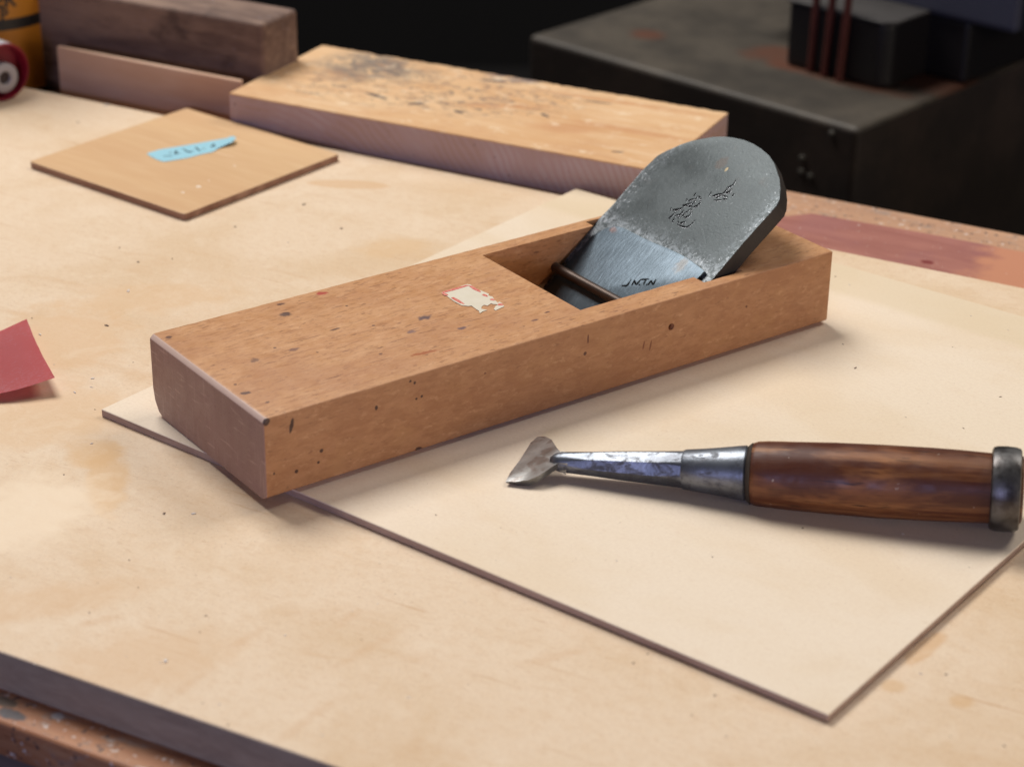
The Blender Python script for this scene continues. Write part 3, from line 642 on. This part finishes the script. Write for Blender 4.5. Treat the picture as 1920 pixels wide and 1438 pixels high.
tang = [(cx(1032), 1.6), (cx(1040), 3.0), (cx(1050), 3.6), (cx(1062), 3.85), (cx(1110), 4.3), (cx(1170), 5.2), (cx(1230), 5.9), (cx(1279), 6.6), (cx(1283), 6.62)]
bm = lathe_bm(tang, 8, phase=0)
for v in bm.verts: v.co.z *= 1.0
bmesh.ops.bevel(bm, geom=[e for e in bm.edges if abs(e.verts[0].co.x-e.verts[1].co.x) > 1], offset=1.1, segments=4, affect='EDGES', profile=.5)
me = bm_mesh(bm); shade_by_angle(me, 45); shaft = link('shank', me, mcs.m, ch, MC)
mso = steel2('socket_steel')
bm = lathe_bm([(cx(1280), 6.3), (cx(1284), 6.75), (cx(1320), 7.4), (cx(1350), 8.1), (cx(1385), 9.0), (cx(1398), 9.3), (cx(1401), 8.9)], 40)
me = bm_mesh(bm); shade_by_angle(me, 30); link('socket', me, mso.m, ch, MC)
mcr = Mat('blackened_collar', .6, .3); mcr.col(mcr.mix(mcr.noise(mcr.obj, 500), lin((44, 38, 34)), lin((78, 66, 54))))
bm = lathe_bm([(cx(1401), 8.6), (cx(1403), 9.4), (cx(1406), 9.9), (cx(1409), 10.3), (cx(1411), 10.0)], 40)
me = bm_mesh(bm); shade_by_angle(me, 40); link('collar', me, mcr.m, ch, MC)
mh = wood('oiled_oak', lin((152, 96, 56)), lin((94, 52, 30)), lin((188, 132, 80)), freq=.9, fleck=.5, rough=.28, stretch=12, contrast=1.2, out=False, spec=.32)
c = mh.mix(mh.rng(mh.noise(mh.map(scale=(.35, 1, 1)), 55, 4, .6, .5), .46, .62, 0, .8), mh.c, lin((74, 36, 26)))
c = mh.mix(mh.rng(mh.noise(mh.map(scale=(.1, 1, 1), loc=(.2, .5, .1)), 400, 3), .63, .68, 0, .9), c, lin((34, 20, 18)))
c = mh.mix(mh.rng(mh.noise(mh.map(loc=(.7, .5, .1)), 420, 2), .745, .77, 0, .7), c, lin((190, 170, 150)))
c = mh.mix(mh.rng(mh.noise(mh.map(scale=(.1, 1, 1), loc=(.9, .2, 0)), 150, 5, .65, .3), .50, .66, 0, .6), c, lin((176, 120, 72)))
c = mh.mix(mh.rng(mh.math('ADD', mh.sep()[0], mh.math('MULTIPLY', mh.noise(mh.map(scale=(.2, 1, 1)), 120, 3), .06)), (cx(1640)+28)*MM, (cx(1760)+34)*MM, 0, .55), c, lin((70, 34, 22)))
mh.col(c); mh.rough(mh.rng(mh.noise(mh.obj, 150, 4), .35, .65, .38, .52))
prof = [(cx(1409), 9.6), (cx(1412), 10.2), (cx(1420), 10.7), (cx(1440), 11.0), (cx(1490), 11.3), (cx(1560), 11.8), (cx(1650), 12.1), (cx(1740), 12.0), (cx(1800), 11.8), (cx(1862), 11.4)]
bm = lathe_bm(prof, 56)
for v in bm.verts:
    d = noise.noise(Vector((v.co.x*.05, v.co.y*.12, v.co.z*.12)))*.25; r = Vector((0, v.co.y, v.co.z)); v.co += r.normalized()*d if r.length else Vector()
me = bm_mesh(bm); shade_by_angle(me, 50); link('handle', me, mh.m, ch, MC)
mhp = Mat('dark_hoop_iron', .38, .85); hn = mhp.noise(mhp.obj, 90, 4, .6); mhp.col(mhp.mix(mhp.rng(hn, .4, .6), lin((72, 68, 66)), lin((104, 102, 100)))); mhp.bump(mhp.noise(mhp.obj, 260, 4), .25, .5); mhp.rough(mhp.rng(hn, .3, .7, .3, .5))
bm = lathe_bm([(cx(1858), 11.2), (cx(1857), 12.6), (cx(1860), 13.4), (cx(1868), 13.8), (cx(1885), 13.9), (cx(1902), 13.7), (cx(1911), 13.2), (cx(1913), 12.6), (cx(1912), 11.2)], 56)
me = bm_mesh(bm); shade_by_angle(me, 40); link('hoop', me, mhp.m, ch, MC)
bm = lathe_bm([(cx(1905), 11.0), (cx(1916), 10.9), (cx(1919), 9.6)], 40)
me = bm_mesh(bm); shade_by_angle(me, 40); link('handle_end', me, mh.m, ch, MC)
# fishtail head
mhd = steel('ground_steel', lin((140, 138, 134)), lin((172, 172, 170)), .3, .9)
r = mhd.rng(mhd.noise(mhd.map(loc=(.3, .1, 0)), 160, 4, .6, .8), .50, .62, 0, .55)
mhd.col(mhd.mix(r, mhd.c, lin((112, 94, 84)))); mhd.bump(mhd.noise(mhd.obj, 120, 3), .3, .3)
HP = [(948, 903, 4.6), (956, 887, 5.0), (975, 862, 5.8), (995, 830, 6.4), (1008, 818.5, 6.8), (1022, 818, 7.5), (1034, 824, 8.4), (1043, 838, 9.6), (1050, 846, 10.6), (1064, 847, 11.2), (1064, 869, 10.2), (1048, 868, 9.8), (1038, 873, 9.2), (1025, 882, 8.4), (1008, 893, 7.2), (990, 900, 6.0), (968, 903, 5.0)]
O3 = Vector((c0.x, c0.y, 3.05)); bm = bmesh.new()
topv = [bm.verts.new(at(x, y, z)-O3) for x, y, z in HP]
cen = sum((v.co for v in topv), Vector())/len(topv); cen.z += .25
botv = []
for i, v in enumerate(topv):
    edge = i <= 4
    th = .5 if edge else (2.6 if i not in (9, 10) else 4.5)
    k = .94 if not edge else .985
    w = Vector((cen.x+(v.co.x-cen.x)*k, cen.y+(v.co.y-cen.y)*k, v.co.z-th)); w.z = max(w.z, .1); botv.append(bm.verts.new(w))
cv = bm.verts.new(cen); n_ = len(topv)
for i in range(n_):
    j = (i+1) % n_
    bm.faces.new((cv, topv[i], topv[j])); bm.faces.new((topv[i], botv[i], botv[j], topv[j]))
bm.faces.new(botv[::-1])
me = bm_mesh(bm); shade_by_angle(me, 32); link('cutting_head', me, mhd.m, ch)

# ================================================================== RED SCRAP
mrd = Mat('red_leatherette', .42, spec=.5)
rn_ = mrd.noise(mrd.obj, 700, 4, .8); c = mrd.mix(mrd.noise(mrd.obj, 30, 3), lin((206, 96, 98)), lin((216, 118, 118)))
p1 = at(50, 598, 3.4); rx_ = mrd.sep()
c = mrd.mix(mrd.rng(mrd.math('ADD', rn_, mrd.math('MULTIPLY', mrd.noise(mrd.obj, 40, 2), .35)), .70, .84, 0, .6), c, lin((216, 150, 152)))
mrd.col(c); mrd.bump(rn_, .12, .5)
UL, UR, LR, LL = (-150, 690), (50, 598), (103, 708), (-120, 745)
bm = bmesh.new(); NU, NV = 24, 14; G = []
for i in range(NU+1):
    u = i/NU; row = []
    for j in range(NV+1):
        v = j/NV
        x = (UL[0]*(1-u)+UR[0]*u)*(1-v)+(LL[0]*(1-u)+LR[0]*u)*v; y = (UL[1]*(1-u)+UR[1]*u)*(1-v)+(LL[1]*(1-u)+LR[1]*u)*v
        y += 14*math.sin(PI*u)*v*.9; x += 6*math.sin(PI*v)*u*-.6
        z = .6+3.0*u*u*(1-v)+4.2*u**2.0*v+1.8*v*v+noise.noise(Vector((u*3, v*3, 0)))*.4
        x += noise.noise(Vector((v*9, 2, 0)))*1.2*(u > .99); row.append(bm.verts.new(at(x, y, max(.4, z))))
    G.append(row)
for i in range(NU):
    for j in range(NV): bm.faces.new((G[i][j], G[i][j+1], G[i+1][j+1], G[i+1][j]))
bmesh.ops.solidify(bm, geom=list(bm.faces), thickness=.5)
me = bm_mesh(bm); shade_by_angle(me, 50); o = link('red_scrap', me, mrd.m)
tag(o, 'curled piece of glossy red sheet at the left edge of the fibreboard', 'red sheet')

# ================================================================== WHITE REEL lying on the board, left
RR = 14.8
rc = at(9, 137, RR)
rl = thing('white_reel', 'small white reel lying on its side, red inside with a pale hub, at far left', 'reel', (rc.x, rc.y, 0), 0)
dirv = Vector((.72, -.69, 0)).normalized(); sdv = Vector((0, 0, 1)).cross(dirv)
MR = Matrix(((dirv.x, sdv.x, 0, 0), (dirv.y, sdv.y, 0, 0), (0, 0, 1, (RR+.05)*MM), (0, 0, 0, 1)))
mws = Mat('white_print', .35); q = mws.noise(mws.obj, 110, 2); mws.col(mws.mix(mws.rng(q, .62, .64), lin((214, 216, 220)), lin((150, 50, 56))))
mri = Mat('crimson_plastic', .4); mri.col(lin((128, 22, 38)))
mhub = Mat('pale_plastic', .5); mhub.col(lin((160, 152, 148)))
bm = lathe_bm([(-38, RR), (-1, RR), (0, RR-.6), (0, RR-1.2), (-1, RR-1.3)], 56, caps=False)
me = bm_mesh(bm); shade_by_angle(me, 40); me.materials.append(mws.m); me.materials.append(mri.m) if 0 else None
shl = link('shell', me, mri.m, rl, MR)
me.materials.clear(); me.materials.append(mws.m); me.materials.append(mri.m)
for p in me.polygons:
    if p.center.x > -.0012: p.material_index = 1
bm = lathe_bm([(-.3, RR-1.25), (-9, RR-1.5), (-9.5, 2)], 56, caps=False)
me = bm_mesh(bm); shade_by_angle(me, 40); link('inner_wall', me, mri.m, rl, MR)
bm = lathe_bm([(-9.6, 7.6), (-1, 7.5), (-.6, 7.0), (-.6, 3.7), (-1.0, 3.4), (-9.5, 3.2)], 48, caps=False)
me = bm_mesh(bm); shade_by_angle(me, 40); link('hub', me, mhub.m, rl, MR @ Matrix.Translation((0, .0005, -.0032)))
mdk = Mat('hole_shade', .8); mdk.col(lin((60, 48, 44)))
bm = lathe_bm([(-2.2, 3.9), (-2.1, 3.9)], 40); link('hub_hole_shade', bm_mesh(bm), mdk.m, rl, MR @ Matrix.Translation((0, .0005, -.0032)))  # dark disc stands in for the shade inside the hub's hole
bm = lathe_bm([(-38, RR-.1), (-37.8, RR-.1)], 40); link('back_cap', bm_mesh(bm), mhub.m, rl, MR)

# ================================================================== YELLOW CAN behind
CR = 34.5
cc_ = at(-8, 152, -T); 
cn = thing('yellow_can', 'tall amber can with black band and lettering, behind the white reel', 'can', (cc_.x, cc_.y, -T+.1), 0)
mcy = Mat('amber_tin', .38, .1); mcy.col(mcy.mix(mcy.noise(mcy.obj, 20), lin((176, 112, 26)), lin((196, 126, 34))))
mbk = Mat('black_print', .4); mbk.col(lin((24, 22, 20)))
mrim = Mat('dark_rim', .4, .6); mrim.col(lin((60, 48, 42)))
VZ = Matrix.Rotation(-PI/2, 4, 'Y')
def vlathe(prof, n=64, caps=True):
    bm = lathe_bm([(z, r) for z, r in prof], n, caps=caps)
    for v in bm.verts: v.co = Vector((v.co.y, v.co.z, v.co.x))
    return bm
def vz(py): # height on the can's front seen at pixel row py
    w = onplane(30, py, cc_+Vector((0, -CR, 0)), Vector((0, 1, 0))); return w.z+T
me = bm_mesh(vlathe([(1.6, CR), (150, CR)])); shade_by_angle(me, 40); bodyc = link('can_body', me, mcy.m, cn)
me = bm_mesh(vlathe([(0, CR-1), (0, CR+.8), (1.2, CR+1.2), (2.6, CR+.8), (3, CR+.05)])); shade_by_angle(me, 40); link('bottom_rim', me, mrim.m, cn)
me = bm_mesh(vlathe([(150, CR-.5), (150, CR+.9), (152, CR+.9), (153, CR-1.5), (158, 22), (170, 16), (171, 6)])); shade_by_angle(me, 40); link('can_top', me, mrim.m, cn)
zb1, zb2 = vz(63), vz(42)
me = bm_mesh(vlathe([(zb1, CR+.08), (zb2, CR+.08)], caps=False)); shade_by_angle(me, 40); link('black_band', me, mbk.m, cn)
def wrap_text(txt, size, z, ang0, name):
    cu = bpy.data.curves.new('t', 'FONT'); cu.body = txt; cu.size = size; cu.offset = size*.035; cu.resolution_u = 4; cu.align_x = 'CENTER'
    to = bpy.data.objects.new('t', cu); scene.collection.objects.link(to); bpy.context.view_layer.update()
    me = bpy.data.meshes.new_from_object(to.evaluated_get(bpy.context.evaluated_depsgraph_get())); bpy.data.objects.remove(to, do_unlink=True)
    bm = bmesh.new(); bm.from_mesh(me)
    bmesh.ops.subdivide_edges(bm, edges=[e for e in bm.edges if e.calc_length() > 2], cuts=2)
    for v in bm.verts:
        a = ang0+v.co.x/CR; R = CR+.12; v.co = Vector((R*math.cos(a), R*math.sin(a), z+v.co.y))
    return link(name, bm_mesh(bm), mbk.m, cn)
af = -PI/2
wrap_text('COOLER', 10.5, vz(19), af+.06, 'lettering'); wrap_text('P', 8.5, vz(43), af+.47, 'lettering')

# ================================================================== MACHINE in the dark background
ZM = -60.0
f0, f1 = at(990, 66, ZM), at(1610, 243, ZM)
em_ = (f1-f0).normalized(); AM = math.atan2(em_.y, em_.x); nm = Vector((-em_.y, em_.x, 0)); LM = (f1-f0).length
mc = thing('cast_iron_machine', 'dark grey machine base with rust patches, behind the workbench', 'machine', (f0.x, f0.y, -795), AM)
O4 = Vector((f0.x, f0.y, -795))
def loc_m(p): q = p-O4; return Vector((q.dot(em_), q.dot(nm), q.z))
hM = ZM+795
mi = Mat('rusty_cast_iron', .6, .15)
a = mi.noise(mi.obj, 20, 5, .65); b = mi.noise(mi.obj, 160, 4, .6)
c = mi.mix(mi.rng(a, .35, .65), lin((62, 55, 46)), lin((86, 77, 65)))
c = mi.mix(mi.rng(b, .55, .7, 0, .5), c, lin((50, 46, 42)))
topm = mi.rng(mi.sep()[2], (hM-3)*MM, (hM-1.5)*MM)
cs = mi.mix(mi.rng(a, .4, .7), lin((56, 48, 43)), lin((74, 62, 54)))
p = loc_m(at(1615, 480, ZM)); 
def rst(c, px, py, rx, ry, a_=0., op=.8):
    p = loc_m(at(px, py, ZM)); return mi.spot(c, (p.x, p.y, hM), (rx, ry, 4), lin((98, 55, 34)), a_, .5, .6, op, 60)
for r_ in ((1212, 65, 11, 10), (1450, 102, 16, 16), (1560, 143, 52, 9, 0.0, .75), (1745, 150, 30, 22), (1470, 122, 14, 8)): c = rst(c, *r_)
mi.col(mi.mix(topm, cs, c)); mi.bump(b, .4, .5)
DM = 900
link('iron_base', bm_mesh(box_bm(0, LM, 0, DM, 0, hM, 4, 4)), mi.m, mc)
mbo = Mat('dull_bolt', .5, .4); mbo.col(lin((110, 106, 98)))
for px, py in ((1560, 250), (1505, 296), (1503, 322), (1520, 330)):
    w = onplane(px, py, f0, nm); q = loc_m(w)
    bm = lathe_bm([(0, 1.9), (1.2, 1.7), (1.6, .8)], 16)
    me = bm_mesh(bm); link('bolt_head', me, mbo.m, mc, Matrix.Translation(Vector((q.x, q.y-.2, q.z))*MM) @ Matrix.Rotation(-PI/2, 4, 'Z'))
# motor block
mo = [loc_m(at(*p, ZM)) for p in ((1474, 121), (1640, 168), (1695, 135))]
mmo = Mat('black_enamel', .45); mmo.col(lin((26, 23, 24)))
mmt = Mat('grey_motor_top', .5, .2); mmt.col(mmt.mix(mmt.noise(mmt.obj, 40), lin((70, 66, 63)), lin((92, 88, 84))))
mx0, my0 = mo[0].x, (mo[0].y+mo[1].y)/2
mx1 = mo[1].x
zt2 = onplane(1642, 40, at(1642, 166, ZM), Vector((0, 1, 0))).z-ZM
mt_ = thing('motor_housing', 'black box-shaped motor housing with grey lid, standing on the rusty machine base', 'motor', (O4+em_*mx0+nm*my0)+Vector((0, 0, hM+.3)), AM)
bm = prism_bm([(0, 0), (mx1-mx0, 0), (mx1-mx0+6, 6), (mx1-mx0+6, 70), (0, 70)], 0, zt2-2, 2.5, 3)
link('motor_case', bm_mesh(bm), mmo.m, mt_)
bm = prism_bm([(-1, -1), (mx1-mx0+1, -1), (mx1-mx0+8, 6), (mx1-mx0+8, 71), (-1, 71)], zt2-1.9, zt2, .8, 2)
link('motor_lid', bm_mesh(bm), mmt.m, mt_)
mcp = Mat('coppery_rod', .4, .3); mcp.col(mcp.mix(mcp.noise(mcp.obj, 60), lin((84, 40, 34)), lin((112, 60, 50))))
for (xa, xb, yb_, nm_) in ((1530, 1519, 135, 'leftmost'), (1560, 1545, 144, 'middle'), (1590, 1573, 153, 'rightmost')):
    b0 = at(xb, yb_, ZM); t0 = onplane(xa+1, 5, b0, Vector((0, 1, 0))); t1 = b0+(t0-b0)*1.5
    bm = tube_bm([Vector((0, 0, .5)), (t0-b0)*.5, (t0-b0), (t1-b0)], 2.4, 12)
    me = bm_mesh(bm); shade_by_angle(me, 40); o = link('copper_rod', me, mcp.m); o.location = b0*MM
    tag(o, nm_+' of the three thin reddish copper rods in front of the black motor housing', 'rod', 'copper rods in front of the motor')
# pale blue-grey housing at the machine's right, black block added for the shadow beneath
mcab = Mat('blue_grey_paint', .5); mcab.col(mcab.mix(mcab.noise(mcab.obj, 8, 4), lin((66, 67, 78)), lin((78, 79, 92))))
mol = Mat('olive_grey_paint', .55); mol.col(lin((66, 66, 58)))
q0, q1 = at(1690, 130, ZM), at(1778, 163, ZM)
l0, l1 = loc_m(q0), loc_m(q1); cy0 = (l0.y+l1.y)/2; cx1 = LM-1
w0, w1 = onplane(1700, 20, q1, nm), onplane(1895, 74, q1, nm)
hz = (w0.z+w1.z)/2-ZM; hx1 = loc_m(w1).x
link('housing_shadow_block', bm_mesh(box_bm(mx0+20, cx1, cy0+4, DM-10, hM+.3, hM+hz-.3, 3, 2)), mmo.m, mc)
link('blue_grey_housing', bm_mesh(box_bm(mx0-60, hx1, cy0, DM-20, hM+hz, hM+hz+260, 4, 3)), mcab.m, mc)
link('housing_side', bm_mesh(box_bm(hx1+.5, hx1+50, cy0+6, DM-20, hM+hz-2, hM+hz+260, 3, 2)), mol.m, mc)

# ================================================================== CRUMBS
mlc = Mat('pale_crumb', .7); mlc.col(lin((214, 204, 192))); mdc = Mat('dark_crumb', .7); mdc.col(lin((104, 82, 70)))
bm = bmesh.new()
def crumb(x, y, z, r, dark, el=1.0):
    n0 = len(bm.verts); res = bmesh.ops.create_icosphere(bm, subdivisions=1, radius=1)
    a = random.uniform(0, PI); R = Matrix.Rotation(a, 3, 'Z')
    for v in res['verts']:
        w = Vector((v.co.x*r*el, v.co.y*r*random.uniform(.5, .9), v.co.z*r*.45)); w = R@w; w += Vector((random.uniform(-.25, .25)*r, random.uniform(-.25, .25)*r, 0))
        v.co = w+Vector((x, y, z+r*.3))
    for f in {f for v in res['verts'] for f in v.link_faces}: f.material_index = 1 if dark else 0
for px, py, z, r, dk, el in ((570, 384, 0, .9, 1, 1.6), (640, 429, 0, .8, 1, 1.3), (441, 426, 0, .8, 1, 1), (259, 492, 0, .8, 1, 1.4), (323, 486, 0, .7, 1, 1), (224, 465, 0, .6, 1, 1), (240, 546, 0, 1.0, 0, 2.4), (308, 963, 0, .9, 1, 1.2), (363, 963, 0, .8, 0, 1.5),
        (120, 890, 0, .5, 1, 1), (172, 832, 0, .7, 0, 1.2), (140, 736, 0, .8, 0, 1.5), (75, 628, 0, .9, 0, 1.6), (60, 597, 0, .5, 1, 1), (200, 611, 0, .9, 1, 1.8), (174, 710, 0, .7, 0, 1.8), (178, 768, 0, .4, 1, 1.3), (311, 1239, 0, 1.0, 0, 1.4), (375, 1185, 0, .4, 1, 1), (242, 1050, 0, .5, 1, 1), (412, 1320, 0, .5, 0, 1),
        (1604, 690, 3.05, .6, 1, 2.2), (1180, 698, 3.05, .35, 0, 2), (1505, 990, 3.05, .55, 1, 1), (1336, 1044, 3.05, .4, 1, 1), (1566, 519, 3.05, .5, 1, 1), (540, 455, 0, .6, 0, 1), (200, 198, 0, 1.1, 0, 2), (146, 230, 0, .6, 1, 2), (30, 610, 0, .5, 0, 1), (345, 205, 3.4, .3, 0, 1)):
    w = at(px, py, z); crumb(w.x, w.y, z, r*.72, dk, el)
for i in range(90):
    px, py = random.uniform(0, 1900), random.uniform(380, 1400)
    if 270 < px < 1570 and 400 < py < 950: continue
    w = at(px, py, 0); q = w-Vector((SO.x, SO.y, 0)); u, v = q.dot(es), q.dot(ns); z = 3.05 if (0 < u < 298 and 0 < v < 285) else 0
    w = at(px, py, z); crumb(w.x, w.y, z, random.uniform(.12, .34), random.random() < .5, random.uniform(1, 2.5))
o = link('wood_crumbs', bm_mesh(bm), [mlc.m, mdc.m]); tag(o, 'tiny crumbs and dust specks scattered over the fibreboard and sheet', 'crumbs', kind='stuff')
